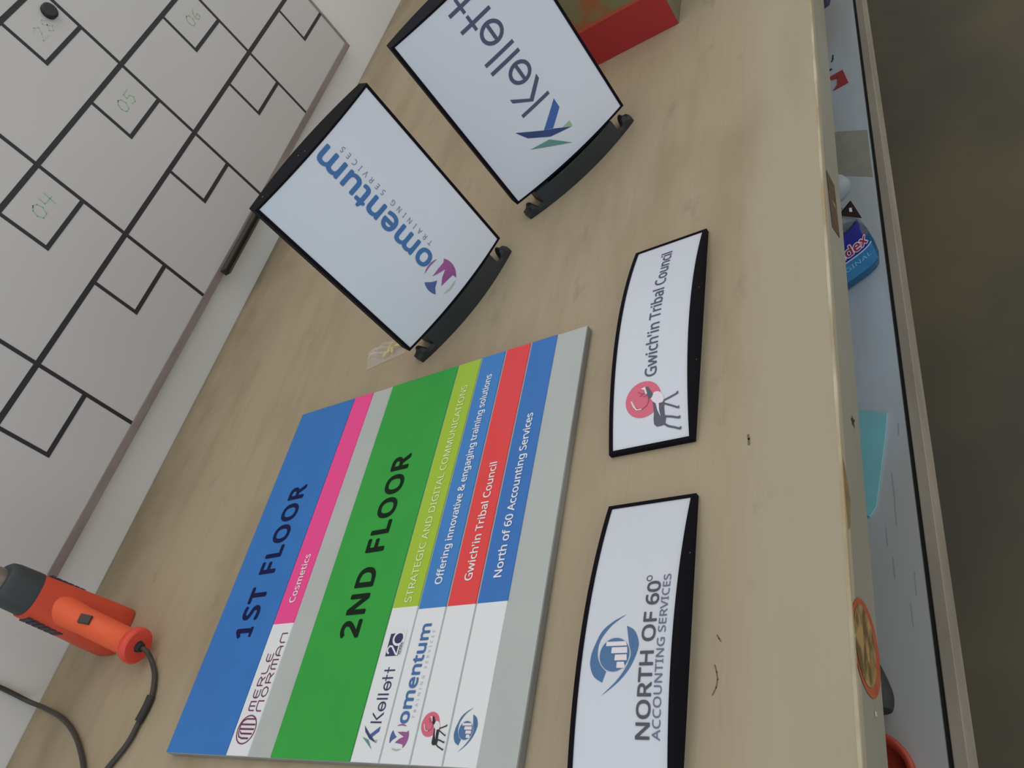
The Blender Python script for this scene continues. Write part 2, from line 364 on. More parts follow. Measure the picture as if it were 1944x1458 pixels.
def caribou(k):
    """k = colour of the animal; coordinates in mm about the disc centre (-96, 357.5)"""
    R_ = lambda L: [(x + 96, y - 357.5) for x, y in L]
    A = [(ellipse(0, 0, 21.2, 20.8, 48), RED, 0)]
    A.append((R_([(-101, 346.5), (-108, 345.4), (-115.6, 344.8), (-122, 345.2), (-127.5, 344.6), (-130.5, 341.5), (-130.4, 336), (-129.5, 332), (-123, 331.3), (-118, 332.6), (-110, 333.1), (-104, 332.6), (-101.5, 335), (-100, 341)]), k, 1))
    A.append((R_([(-93.5, 347.6), (-90.5, 344), (-90.8, 340), (-92.8, 337), (-97, 334), (-101.5, 333.2), (-104.6, 334.6), (-104.9, 339), (-112, 338.8), (-120.6, 337.2), (-112, 340.9), (-104.4, 342.6), (-101.5, 346), (-97.4, 348.4)]), PALE, 2))
    for q in stroke(R_([(-103, 334), (-101, 327), (-98.2, 318.3)]), 2.1) + stroke(R_([(-106, 334), (-110, 326), (-114.6, 317.4)]), 2.0) + stroke(R_([(-121, 333), (-122.6, 326), (-125.9, 316.4)]), 2.2) + stroke(R_([(-128.5, 334), (-132.6, 328.5), (-134.6, 323), (-137.8, 315.9)]), 2.2):
        A.append((q, k, 1))
    for hx, hy in ((-97.4, 317.6), (-114.2, 316.8), (-125.2, 315.9), (-137.0, 315.3)):
        A.append((R_([(hx - 1.6, hy - .6), (hx + 1.8, hy - .6), (hx + .9, hy + 1.6), (hx - .9, hy + 1.6)]), k, 2))
    A.append((R_([(-83, 355.5), (-82.6, 351.8), (-88, 348.6), (-93, 345.6), (-97, 347.5), (-96, 351), (-91, 353.2)]), k, 3))
    A.append((R_([(-83.8, 359.9), (-82.3, 355), (-91, 352.4), (-91.6, 354.2), (-86, 356)]), PALE, 4))
    for q in stroke(R_([(-95.6, 351), (-100, 350.8), (-104.6, 353), (-107.4, 358), (-107, 363), (-103.5, 367), (-98, 370.5)]), 1.0): A.append((q, ROSE_D, 1))
    for q in stroke(R_([(-107.5, 359), (-107.2, 364.5), (-103, 368.5), (-96, 371.5)]), 1.2): A.append((q, PALE, 2))
    for i in range(5): A.append((T([(0, 0), (1.5, 2.6), (2.3, .6)], 1, -107.6 + 2.3 * i + 96, 364.6 + 1.2 * i - 357.5), PALE, 2))
    for q in stroke(R_([(-90, 354.6), (-89.5, 359.5), (-86.4, 363.6)]), 0.7) + stroke(R_([(-90, 357), (-92.6, 361.5)]), 0.7) + stroke(R_([(-92.5, 353), (-93.5, 357.5)]), 0.7): A.append((q, ROSE_D, 1))
    return A
NBLUE = mat('logo_steel_blue', (72, 114, 162), 0.5)
def north_icon(faint=False):
    sw1 = [(-23.1, 9.4), (-18.2, 17.9), (-8.9, 22.7), (-1.3, 23.0), (6.3, 21.2), (20.5, 15.1), (29.3, 4.6), (35.3, -7.6), (27.2, 4.3), (20.3, 10.6), (12.6, 15.4), (4.9, 16.8), (-2.8, 15.8), (-9.7, 11.7), (-14.1, 6.4)]
    sw2 = [(15.6, -6.0), (24.6, -9.1), (20.3, -16.8), (11.1, -21.7), (2.4, -21.5), (-10.9, -16.0), (-22.6, -6.1), (-34.1, 9.6), (-22.6, -3.3), (-13.2, -10.7), (-4.8, -14.7), (1.3, -15.4), (7.7, -13.3)]
    def soft(P, c0):
        e1 = [(q.x, q.y) for q in catmull([(x, y, 0) for x, y in P[:c0 + 1]], 5)]; e2 = [(q.x, q.y) for q in catmull([(x, y, 0) for x, y in P[c0:]], 5)]
        return e1 + e2[1:]
    def tris(P, c0):
        L = soft(P, c0); n = len(L); m_ = c0 * 5; up = L[:m_ + 1]; lo = L[m_:][::-1]; out = []
        N = 40
        def at(Q, t):
            f = t * (len(Q) - 1); i = min(int(f), len(Q) - 2); return (Q[i][0] + (Q[i + 1][0] - Q[i][0]) * (f - i), Q[i][1] + (Q[i + 1][1] - Q[i][1]) * (f - i))
        for k in range(N): out.append([at(up, k / N), at(up, (k + 1) / N), at(lo, (k + 1) / N), at(lo, k / N)])
        return out
    A = [(q, NBLUE, 0) for q in tris(sw1, 7)] + [(q, NBLUE, 0) for q in tris(sw2[1:] , 6)] + [(ellipse(0, 0, 14.2, 14.2, 44), NBLUE, 1)]
    for x0, x1, y in ((7.2, 11.0, 8.8), (0.9, 6.0, 3.0), (-5.2, -0.3, -0.8), (-11.4, -6.4, -3.2)):
        A.append(([(x0, -13.0 + abs(x0 + x1) * .08), (x1, -13.0 + abs(x0 + x1) * .18), (x1, y), (x0, y)], PALE, 2))
    return A
def put(root, name, items, surf, s=0.001, dx=0.0, dy=0.0, k=1.0, base_off=0.0003, axis=None):
    """items: (polygon, material[, layer]) in mm, scaled by k and moved by dx, dy mm, laid on the surface as one mesh"""
    b = MB()
    for num, it in enumerate(items):
        p, m = it[0], it[1]; ly = (it[2] if len(it) > 2 else 0) + (num % 12) * 0.06
        for q in (bands(p, axis, 5.0) if axis is not None else [p]):
            b.poly([surf((x * k + dx) * s, (y * k + dy) * s, base_off + ly * 0.0002) for x, y in q], m)
    return b.build(name, None, root)
def put_text(root, body, x0, x1, base, cap, m, surf, bold=0.0, spacing=1.0, fnt=NOTO, name='lettering', ref='H'):
    b = MB(); lay(b, text2d(body, x0 / 1000, x1 / 1000, base / 1000, cap / 1000, bold, spacing, fnt, ref), surf, 0.0005)
    return b.build(name, m, root)
# ------------------------------------------------------------------ two flat curved signs at the front
root, sf = curved_sign('curved_sign', (0.5885, 0.302, 0), (0, 0, 0), 0.303, 0.0955, 0.019, 0.0062, 0.0003,
    'small curved black-framed sign lying flat with red disc, caribou emblem and Gwich\'in Tribal Council lettering', 'sign', near_cap=0.0045, far_cap=0.004)
sG = lambda x, y, off: sf(x, y - 0.302, off)
put_text(root, "Gwich'in Tribal Council", -70.3, 126.5, 342.4, 13.9, ink_grey, sG, bold=0.016)
put(root, 'logo', caribou(CARI), sG, dx=-96, dy=357.5, axis=0)
for sx, nz in ((0.045, 0.016), (-0.055, 0.011)):
    b = MB(); b.add([(sx + .0008 * math.cos(a), -0.0003, nz + .0008 * math.sin(a)) for a in (0, 1.57, 3.14, 4.71)], [(0, 1, 2, 3)])
    b.build('rivet', mat('tiny_rivet', (200, 200, 205), 0.3, 0.7), root)
root, sf2 = curved_sign('curved_sign', (0.224, 0.296, 0), (0, 0, 0), 0.303, 0.0935, 0.019, 0.0062, 0.0003,
    'small curved black-framed sign lying flat with blue eye-shaped emblem and NORTH OF 60 lettering', 'sign', near_cap=0.0045, far_cap=0.004)
sN = lambda x, y, off: sf2(x, y - 0.296, off)
put_text(root, 'NORTH OF 60', -71.2, 59.9, 316.6, 12.6, mat('charcoal_ink', (78, 78, 92), 0.5), sN, bold=0.03)
put(root, 'lettering', [(q, MATS['charcoal_ink']) for q in ring(63.0, 328.4, 2.9, 2.9, 0.9, 20)], sN)
put_text(root, 'ACCOUNTING SERVICES', -71.6, 65.6, 307.6, 6.9, mat('blue_grey_ink', (104, 112, 138), 0.5), sN, bold=0.012)
put(root, 'logo', north_icon(), sN, dx=-5, dy=353.5, axis=0)
b = MB(); b.add([(0.088 + .0008 * math.cos(a), -0.0003, 0.012 + .0008 * math.sin(a)) for a in (0, 1.57, 3.14, 4.71)], [(0, 1, 2, 3)]); b.build('rivet', MATS['tiny_rivet'], root)

# ------------------------------------------------------------------ two upright double-sided signs on curved brackets
def bracket(root, sh=0.0, yaw=0.0):
    """curved wall bracket under the sign: tall curved plates in the middle, low notched ends with rounded knobs"""
    w = 0.218; mid = 0.0775
    fr = lambda s: 0.0045 + 0.0185 * (1 - (2 * s / w) ** 2); bk = lambda s: -0.030 - 0.014 * (1 - (2 * s / w) ** 2)
    b = MB()
    xs = [-mid + 2 * mid * k / 32 for k in range(33)]
    b.loft([[(s, 0, fr(s)), (s, 0.0285, fr(s) - 0.005), (s, 0.0285, fr(s) - 0.009), (s, 0, fr(s) - 0.003)] for s in xs], None, False)
    b.loft([[(s, 0, bk(s) + 0.003), (s, 0.0285, bk(s) + 0.006), (s, 0.0285, bk(s) + 0.003), (s, 0, bk(s))] for s in xs], None, False)
    b.loft([[(s, 0.001, fr(s) - 0.002), (s, 0.004, fr(s) - 0.002), (s, 0.004, bk(s) + 0.002), (s, 0.001, bk(s) + 0.002)] for s in xs], None, False)
    for sg in (-1, 1): b.box(*sorted((sg * 0.052, sg * mid)), 0.0, 0.0275, -0.030, 0.004)
    o = b.build('bracket', mat('bracket_plastic', (38, 41, 42), 0.5, spec=0.35, var=0.12, scale=25), root, bevel=0.0006)
    for sg in (-1, 1):
        k = MB(); rings = []
        for q, H in ((mid, .0105), (.0880, .0095), (.0900, .0120), (.0925, .0175), (.0955, .0195), (.0985, .0185), (.1010, .0140), (.1040, .0120), (.1085, .0100)):
            s = sg * q; d = 0.006 if q < .089 else 0.020
            rings.append([(s, 0, fr(s)), (s, H * .6, fr(s) - 0.001), (s, H, fr(s) - 0.004), (s, H, fr(s) - d * .8), (s, 0, fr(s) - d)])
        k.loft(rings, None, False); k.build('end_knob', mat('bracket_knob_plastic', (32, 34, 34), 0.5, spec=0.35), o)
    o.location = (0, 0, sh); o.rotation_euler = (0, yaw, 0); return o
def upright_sign(cx, cy, yaw, label, sh=0.0, byaw=0.0):
    w, L, z0 = 0.2185, 0.2935, 0.0285
    back = lambda s: -0.022 - 0.020 * (1 - min(1.0, (2 * s / w) ** 2))
    root = empty('projecting_sign', (cx, cy, 0), (math.pi / 2, 0, yaw)); tag(root, label, 'sign')
    b = MB(); B, e = 0.012, 0.002
    prism(b, section(w, B, e, back), z0, z0 + 0.003); prism(b, section(w, B, e, back), z0 + L - 0.003, z0 + L)
    for sg in (-1, 1):
        h = w / 2; i = h - 0.0045
        q = [(-h, back(h)), (-h, arc(h, w, B, e)), (-i, arc(i, w, B, e)), (-i, back(i))] if sg < 0 else [(i, back(i)), (i, arc(i, w, B, e)), (h, arc(h, w, B, e)), (h, back(h))]
        prism(b, list(reversed(q)), z0 + 0.003, z0 + L - 0.003)
    b.build('frame', black_soft, root, bevel=0.0006)
    f = MB(); prism(f, section(w, B, e - 0.0012, (lambda s: back(s) + 0.0012), inset=0.0045), z0 + 0.003, z0 + L - 0.003); f.build('face_panel', white_face, root)
    bracket(root, sh, byaw)
    return root, (lambda s, t, off: (s, t + z0, arc(s, w, B, e - 0.0012) + off))
rM, sfM = upright_sign(0.7635, 0.689, -0.5935, 'tall curved black-framed sign standing on end with blue Momentum lettering and purple round emblem')
# reading direction runs up the sign, letter tops towards -s
sM = lambda a, b_, off: sfM(0.0135 - b_, a, off)
put_text(rM, 'omentum', 70.0, 284.5, 0.0, 24.8, MOM, sM, bold=0.052, ref='x', spacing=1.02)
put(rM, 'logo', momentum_icon(), sM, axis=1)
sM2 = lambda a, b_, off: sfM(0.0262 - b_, a, off)
put_text(rM, 'TRAINING SERVICES', 86.5, 267.0, 0.0, 7.6, FAINT, sM2, spacing=1.75)
for s_, n_ in ((-0.018, -0.014), (-0.010, -0.005), (-0.088, -0.012)):
    b = MB(); b.add([(s_ - .0012, 0.3223, n_), (s_ + .0012, 0.3223, n_), (s_ + .0008, 0.3223, n_ + .0014), (s_ - .0008, 0.3223, n_ + .0014)], [(0, 1, 2, 3)])
    b.build('rivet', MATS['tiny_rivet'], rM)
rK, sfK = upright_sign(0.9898, 0.5259, -0.886, 'tall curved black-framed sign standing on end with dark Kellett lettering and blue-green K emblem', sh=0.006, byaw=0.03)
sK = lambda a, b_, off: sfK(0.0256 - b_, a + 0.100, off)
put(rK, 'lettering', [(q, ink_grey) for q in kellett_word()], sK, axis=1)
put(rK, 'logo', kellett_icon(), sK, axis=1)

# ------------------------------------------------------------------ directory panel
PZ = 0.010
pn = empty('directory_panel', (0.1288, 0.4508, 0.0006), (0, 0, math.radians(0.6)))
tag(pn, 'large grey floor directory panel lying flat with blue, pink, green, lime and red strips', 'directory sign')
W_, H_ = 0.5045, 0.5265
b = MB(); b.box(-0.003, W_, -0.0055, H_, 0, PZ - 0.0012); b.build('backing_panel', alum, pn, bevel=0.0006)
b = MB(); b.box(-0.0022, W_ - 0.0008, -0.0047, H_ - 0.0008, PZ - 0.0012, PZ - 0.0003); b.build('panel_face', grey_panel, pn)
sP = lambda x, y, off: (x, y, PZ + 0.0009 + off)
def strip(name, y0, y1, cols, label):
    b = MB()
    for x0, x1, m in cols: b.m(m); b.box(x0 / 1000, x1 / 1000, y0 / 1000, y1 / 1000, PZ - 0.0003, PZ + 0.0009, m)
    o = b.build(name, None, pn); o['label'] = label; return o
white = mat('strip_white', (232, 234, 238), 0.45); blue = mat('strip_blue', (44, 120, 200), 0.42, var=0.05, scale=20)
blue2 = mat('strip_bright_blue', (60, 130, 204), 0.42); blue3 = mat('strip_deep_blue', (50, 116, 194), 0.42)
pink = mat('strip_pink', (244, 72, 150), 0.42); green = mat('strip_green', (44, 166, 62), 0.42, var=0.05, scale=20)
lime = mat('strip_lime', (166, 200, 52), 0.42); redm = mat('strip_red', (234, 66, 70), 0.42)
X0, X1 = -2.0, 503.5
navy_t = mat('navy_text', (12, 18, 72), 0.6, spec=0.2); dgreen_t = mat('dark_green_text', (6, 32, 14), 0.6, spec=0.2); white_t = mat('white_text', (236, 236, 240), 0.5); lime_t = mat('pale_lime_text', (232, 240, 190), 0.5); maroon = mat('maroon_ink', (112, 44, 82), 0.5)
s1 = strip('heading_strip', 406, 526, [(X0, X1, blue)], 'blue heading strip reading 1ST FLOOR')
put_text(s1, '1ST FLOOR', 136, 361, 443, 33.5, navy_t, sP, bold=0.042, spacing=1.12)
put(s1, 'lettering', [([(137.5, 443), (150.5, 443), (150.5, 448), (137.5, 448)], navy_t)], sP, base_off=0.0004)
s2 = strip('tenant_strip', 366, 404.6, [(X0, 151, white), (151, X1, pink)], 'white and pink strip reading Cosmetics')
put_text(s2, 'Cosmetics', 178, 244, 377.6, 11.3, white_t, sP, bold=0.02, spacing=1.03)
# art-deco MERLE NORMAN in a mini stroke alphabet
def deco(word, x0, x1, base, cap):
    n = len(word); cw = (x1 - x0) / (n + (n - 1) * 0.42); P = []
    G = {'m': [[(0, 0), (0, .75), (.12, .95), (.3, 1), (1, 1), (1, 0)], [(.5, 1), (.5, 0)]], 'n': [[(0, 0), (0, .7), (.15, .93), (.35, 1), (1, 1), (1, 0)]], 'E': [[(1, 1), (.3, 1), (.08, .85), (0, .5), (.08, .15), (.3, 0), (1, 0)], [(0, .5), (.9, .5)]],
         'R': [[(0, 0), (0, 1), (.7, 1), (1, .8), (.8, .5), (0, .5)], [(.5, .5), (1, 0)]], 'L': [[(0, 1), (0, .25), (.2, 0), (1, 0)]], 'O': [[(.5, 1), (.85, .87), (1, .5), (.85, .13), (.5, 0), (.15, .13), (0, .5), (.15, .87), (.5, 1)]], 'A': [[(0, 0), (0, .6), (.2, .92), (.5, 1), (.8, .92), (1, .6), (1, 0)], [(0, .4), (1, .4)]]}
    for i, ch in enumerate(word):
        for q in G[ch]: P += stroke([(x0 + i * cw * 1.42 + x * cw, base + y * cap) for x, y in q], 1.5)
    return P
put(s2, 'lettering', [(q, maroon) for q in deco('mERLE', 47, 114, 382.6, 10.4) + deco('nORmAn', 46.5, 138, 368.8, 10.4)], sP)
lg = ring(26, 383.6, 16.2, 16.6, 1.5, 48)
for x, y0, y1 in ((16.5, 375, 388), (21.5, 371, 391), (26.5, 370, 397), (31.5, 370.5, 397.5)): lg += stroke([(x, y0), (x, y1)], 2.0)
lg += stroke([(16.5, 387), (18, 393), (22, 396), (31.5, 397)], 1.6) + stroke([(31.5, 397), (35.5, 394), (37.6, 389), (37.6, 372)], 1.7) + stroke([(21.5, 391), (24, 394)], 1.6)
put(s2, 'logo', [(q, maroon) for q in lg], sP)
s3 = strip('heading_strip', 201, 325, [(X0, X1, green)], 'green heading strip reading 2ND FLOOR')
put_text(s3, '2ND FLOOR', 126, 371, 242, 31.5, dgreen_t, sP, bold=0.045, spacing=1.1)
s4 = strip('tenant_strip', 160.8, 198.8, [(X0, 157, white), (157, X1, lime)], 'white and lime strip reading STRATEGIC AND DIGITAL COMMUNICATIONS')
put_text(s4, 'STRATEGIC AND DIGITAL COMMUNICATIONS', 162, 462.5, 172.4, 10.2, lime_t, sP, bold=0.012)
put(s4, 'lettering', [(T(q, .306, 34.8, 169.6), ink) for q in kellett_word()], sP)
put(s4, 'logo', [(T(q, .306, 34.8, 169.6), m) for q, m in kellett_icon()], sP)
box20 = [([(102.9, 171.6), (127.4, 171.6), (127.4, 190), (102.9, 190)], ink, 0)]
for q in stroke([(105.5, 185.5), (107.5, 188.3), (111, 188.6), (113.6, 186.5), (113.2, 183), (105, 175.2), (104, 173.0), (114, 173.0)], 2.0): box20.append((q, white_t, 1))
for q in ring(121.6, 176.0, 8.2, 9.0, 2.6, 36): box20.append((q, white_t, 1))
box20.append(([(113, 166.5), (130.6, 166.5), (130.6, 171.6), (113, 171.6)], white, 0))
for q in ring(121.6, 176.0, 5.0, 5.8, 5.0, 30): box20.append((q, ink, 2))
put(s4, 'logo', box20, sP)
put_text(s4, 'YEARS', 103.4, 116.8, 167.6, 3.0, ink, lambda x, y, o_: sP(x, y, o_ + 0.0006), bold=0.02)
s5 = strip('tenant_strip', 120.0, 158.2, [(X0, 153, white), (153, X1, blue2)], 'white and blue strip reading Offering innovative & engaging training solutions')
put_text(s5, 'Offering innovative & engaging training solutions', 179.6, 469, 133.4, 10.4, white_t, sP, bold=0.028)
put_text(s5, 'omentum', 34.6, 135.6, 133.0, 11.8, MOM, sP, bold=0.050, ref='x', spacing=1.02)
put(s5, 'logo', [(T(q, .472, 1.6, 133.2), m) for q, m in momentum_icon()], sP)
put_text(s5, 'TRAINING SERVICES', 39.8, 127.8, 125.8, 3.6, VFAINT, sP, spacing=1.75)
s6 = strip('tenant_strip', 79.4, 117.2, [(X0, 153, white), (153, X1, redm)], "white and red strip reading Gwich'in Tribal Council")
put_text(s6, "Gwich'in Tribal Council", 179.7, 326.8, 91.2, 10.6, white_t, sP, bold=0.024)
put(s6, 'logo', caribou(mat('emblem_black', (34, 34, 40), 0.5)), sP, k=0.54, dx=34.4, dy=103.6)
s7 = strip('tenant_strip', 38.4, 76.6, [(X0, 153, white), (153, X1, blue3)], 'white and deep blue strip reading North of 60 Accounting Services')
put_text(s7, 'North of 60 Accounting Services', 179.5, 386.8, 51.8, 10.4, white_t, sP, bold=0.028)
put(s7, 'logo', north_icon(), sP, k=0.575, dx=29.4, dy=58.2)

# ------------------------------------------------------------------ whiteboard calendar
wbd = empty('whiteboard', (1.14, WALL_Y, 0.078)); tag(wbd, 'large whiteboard hung on the wall with a black-taped calendar grid', 'whiteboard')
BL, BR, BB, BT, BY = 0.328, 1.930, 0.0935, 1.02, 1.385
wo = lambda o: (setattr(o, 'location', (-1.14, -WALL_Y, -0.078)), o)[1]
b = MB(); b.box(BL, BR, BY, WALL_Y - 0.001, BB, BT); wo(b.build('board', mat('whiteboard_gloss', (190, 188, 188), 0.32, var=0.03, scale=3), wbd))
trim_m = mat('grey_brown_trim', (140, 128, 124), 0.55, var_rgb=(122, 110, 108), scale=30, stretch=(0.2, 1, 1))
b = MB(); b.box(BL, BR + 0.006, BY - 0.003, WALL_Y - 0.001, 0.078, 0.0935); b.box(BR, BR + 0.007, BY - 0.003, WALL_Y - 0.001, 0.0935, BT); b.box(BL, BR + 0.007, BY - 0.003, WALL_Y - 0.001, BT, BT + 0.012)
wo(b.build('frame', trim_m, wbd, bevel=0.0008))
tape = mat('black_tape', (32, 27, 36), 0.5); lw = 0.0042
cols = [0.6515, 0.9725, 1.2925, 1.6070]; rows = [0.2805, 0.4640, 0.6470, 0.8300]
b = MB(); y = BY - 0.0004
def seg(x0, z0, x1, z1, w=lw, yy=y):
    b.box(min(x0, x1) - w * (x0 == x1), max(x0, x1) + w * (x0 == x1), yy, BY + 0.0005, min(z0, z1) - w * (z0 == z1), max(z0, z1) + w * (z0 == z1))
for z in rows: seg(BL, z, BR, z, 0.0048)
for x in cols: seg(x, BB, x, BT, 0.0036, y - 0.0001)
for z in rows:
    for x in cols + [BR]:
        seg(x - 0.127, z, x - 0.127, z - 0.0915, 0.0034, y - 0.0002); seg(x - 0.127 - .0034, z - 0.0915, x, z - 0.0915, 0.0040, y - 0.0003)
wo(b.build('tape_grid', tape, wbd))
pen = mat('green_marker_ink', (138, 184, 140), 0.6)
def hand(x, z, k, chars, m=pen, w=0.0016):
    G = {'0': [[(.5, 1), (.15, .8), (.02, .4), (.2, .05), (.6, .05), (.85, .45), (.75, .85), (.45, 1), (.3, .9)]], '4': [[(.1, 1), (.05, .5), (.9, .45)], [(.7, 1), (.6, 0)]], '5': [[(.9, 1), (.2, .95), (.15, .6), (.6, .6), (.8, .3), (.5, .02), (.1, .1)]],
         '6': [[(.7, 1), (.25, .7), (.05, .3), (.3, .02), (.7, .15), (.65, .45), (.2, .4)]], '2': [[(.1, .8), (.4, 1), (.75, .8), (.5, .4), (.05, 0), (.9, .05)]], '8': [[(.7, .85), (.4, 1), (.15, .8), (.4, .55), (.75, .25), (.45, 0), (.15, .2), (.45, .55), (.75, .85)]]}
    out = MB()
    for i, ch in enumerate(chars):
        for q in G[ch]:
            for p in stroke([(x + (i * 1.12 + u) * k, z + v * k) for u, v in q], w): out.poly([(a, BY - 0.0004, c) for a, c in p])
    return wo(out.build('handwriting', m, wbd))
hand(0.886, 0.404, 0.026, '04'); hand(1.203, 0.404, 0.025, '05'); hand(1.525, 0.404, 0.024, '06')
hand(1.20, 0.582, 0.024, '28', mat('faded_green_ink', (176, 190, 178), 0.6))
# metal clip channel under the board
b = MB()
b.box(1.046, 1.262, BY - 0.020, BY - 0.003, 0.0860, 0.0885); b.box(1.046, 1.262, BY - 0.0215, BY - 0.020, 0.0745, 0.0785); b.box(1.046, 1.262, BY - 0.008, BY - 0.003, 0.0745, 0.0860)
b.box(1.046, 1.262, BY - 0.020, BY - 0.003, 0.0735, 0.0750)
o = wo(b.build('marker_tray', mat('dark_bronze_channel', (62, 56, 48), 0.5), wbd)); o['label'] = 'short dark channel tray on the bottom edge'
b = MB(); rings = [[(1.264 + r * math.cos(a * math.pi / 16), BY - d, 0.6075 + r * math.sin(a * math.pi / 16)) for a in range(32)] for d, r in ((0.0006, 0.0150), (0.0075, 0.0150), (0.009, 0.0138), (0.0094, 0.010))]
b.loft(rings)
tag(b.build('magnet', mat('magnet_black', (26, 26, 30), 0.45)), 'round black magnet stuck on the whiteboard in a date square', 'magnet')

# ------------------------------------------------------------------ heat gun
hx, hy = 0.2865, 1.262
hg = empty('heat_gun', (hx, hy, 0)); tag(hg, 'orange-red heat gun standing nozzle-up on its rear by the wall with black cord', 'heat gun')
HO = lambda o: (setattr(o, 'location', (-hx, -hy, 0)), o)[1]
def sq_ring(cx, cy, z, w, d, p=4.0, n=40):
    out = []
    for k in range(n):
        a = 2 * math.pi * k / n; c, s_ = math.cos(a), math.sin(a)
        out.append((cx + math.copysign(abs(c) ** (2 / p), c) * w / 2, cy + math.copysign(abs(s_) ** (2 / p), s_) * d / 2, z))
    return out
orange = mat('orange_red_plastic', (214, 74, 46), 0.5, var=0.08, scale=15)
b = MB(); b.loft([sq_ring(hx + .0005, hy, z, w, d, p) for z, w, d, p in ((0, .066, .060, 5), (.003, .073, .066, 5), (.03, .0725, .066, 4.6), (.06, .070, .065, 4.2), (.09, .0675, .064, 3.6), (.12, .0650, .063, 3), (.1455, .0635, .062, 2.6))])
HO(b.build('body', orange, hg))
b = MB(); b.loft([sq_ring(hx + .002, hy, z, w, d, 2.5) for z, w, d in ((.1455, .0625, .061), (.150, .0625, .061), (.180, .0600, .059), (.188, .0570, .056), (.1915, .050, .049))])
HO(b.build('collar', mat('dark_grey_collar', (54, 60, 62), 0.55, var=0.1, scale=30), hg))
b = MB(); rings = []
for z, r in ((.190, .0180), (.235, .0172), (.262, .0165), (.262, .0145), (.225, .0145)): rings.append([(hx + .002 + r * math.cos(a * math.pi / 16), hy + r * math.sin(a * math.pi / 16), z) for a in range(32)])
b.loft(rings); HO(b.build('nozzle', mat('nozzle_steel', (150, 140, 132), 0.4, 0.7, var=0.1, scale=30), hg))
for sg in (-1, 1):
    b = MB()
    for k in range(6):
        z = 0.082 + k * 0.0095; b.box(*sorted((hx + .0005 + sg * 0.030, hx + .0005 + sg * (0.0345 - k * 0.00022))), hy - 0.016, hy + 0.012, z, z + 0.0075)
    o = HO(b.build('vent', mat('vent_dark', (54, 44, 60), 0.6), hg))
hp = catmull([(.2850, 1.254, .112), (.2790, 1.232, .092), (.2705, 1.202, .066), (.2605, 1.166, .042), (.2525, 1.132, .0268)], 7)
hr = [0.0235 - 0.0045 * min(1, i / 12) for i in range(len(hp))]
b = MB(); tube(b, hp, hr, 28); HO(b.build('handle', mat('bright_orange_plastic', (232, 92, 48), 0.48, var=0.06, scale=15), hg))
d = (hp[-1] - hp[-3]).normalized(); e0 = hp[-1]
b = MB(); tube(b, [e0 - d * .012, e0 - d * .009, e0 - d * .002, e0 + d * .002, e0 + d * .0035], [.0198, .0246, .0256, .0250, .0228], 32); HO(b.build('handle_rim', mat('rim_orange_red', (222, 72, 56), 0.45), hg))
b = MB(); tube(b, [e0 + d * .0030, e0 + d * .0050, e0 + d * .0100], [.0085, .0075, .0058], 18); HO(b.build('strain_relief', mat('rubber_black', (36, 32, 30), 0.6), hg))
sp = Vector((.2720, 1.2060, .0700)); sn = Vector((-.02, -.62, .78)).normalized(); su = Vector((1, 0, 0)); su = (su - sn * su.dot(sn)).normalized(); sv = sn.cross(su)
sp = sp + sn * 0.0190
b = MB(); vs = []
for dz in (-0.006, 0.0028):
    for u, v in ((-1, -1), (1, -1), (1, 1), (-1, 1)): vs.append(sp + su * u * .0065 + sv * v * .0085 + sn * dz)
b.add(vs, [(3, 2, 1, 0), (4, 5, 6, 7), (0, 1, 5, 4), (1, 2, 6, 5), (2, 3, 7, 6), (3, 0, 4, 7)]); HO(b.build('switch', mat('switch_dark', (52, 44, 40), 0.5), hg, bevel=0.0008))
cord = [e0 + d * .009, e0 + d * .016 + Vector((-.002, -.002, -.003)), (.2370, 1.1130, .0055), (.2150, 1.0900, .0045), (.1850, 1.0755, .0045), (.1570, 1.0800, .0045), (.1300, 1.0850, .0045), (.0990, 1.1060, .0045), (.068, 1.128, .0045), (.058, 1.147, .0045),
        (.070, 1.157, .0045), (.0958, 1.1680, .0045), (.133, 1.226, .0045), (.157, 1.290, .0045), (.1705, 1.355, .006), (.1765, 1.390, .020), (.1805, 1.3965, .045), (.183, 1.3970, .075), (.186, 1.3970, .16), (.19, 1.397, .35)]
cp = catmull(cord, 8)
b = MB(); tube(b, cp, 0.0036, 12); HO(b.build('power_cord', mat('cord_black', (58, 52, 48), 0.5), hg))
b = MB(); tube(b, catmull([(.190, 1.0765, .0055), (.175, 1.0765, .0055), (.157, 1.0800, .0055)], 6), 0.0055, 14); HO(b.build('cord_sleeve', mat('sleeve_black', (44, 38, 36), 0.6), hg))

# ------------------------------------------------------------------ red and brown carton at the far end
bxr = empty('carton', (1.40, 0.55, 0)); tag(bxr, 'red-based cardboard carton with printed olive picture side, behind the Kellett sign', 'box')
b = MB(); b.box(-0.12, 0.12, -0.1725, 0.1725, 0, 0.24); b.build('carton_body', mat('brown_card', (108, 100, 74), 0.8, var=0.15, scale=20), bxr, bevel=0.001)
b = MB(); x = -0.1206
b.poly([(x, -0.172, 0.0005), (x, 0.172, 0.0005), (x, 0.172, 0.0665), (x, -0.172, 0.0665)], mat('carton_red', (168, 40, 40), 0.55, var=0.08, scale=9))
o1 = b.build('printed_red_band', None, bxr)
b = MB(); b.poly([(x, -0.172, 0.0665), (x, 0.172, 0.0665), (x, 0.172, 0.239), (x, -0.172, 0.239)], mat('carton_olive_print', (118, 112, 76), 0.55, var_rgb=(150, 84, 48), scale=9, lo=0.44, hi=0.52))
b.poly([(x - .0003, -0.172, 0.0665), (x - .0003, 0.172, 0.0665), (x - .0003, 0.172, 0.078), (x - .0003, 0.02, 0.074), (x - .0003, -0.172, 0.071)], mat('carton_orange_print', (172, 78, 48), 0.55))
HG = mat('carton_grey_print', (98, 100, 92), 0.55, var=0.25, scale=70)
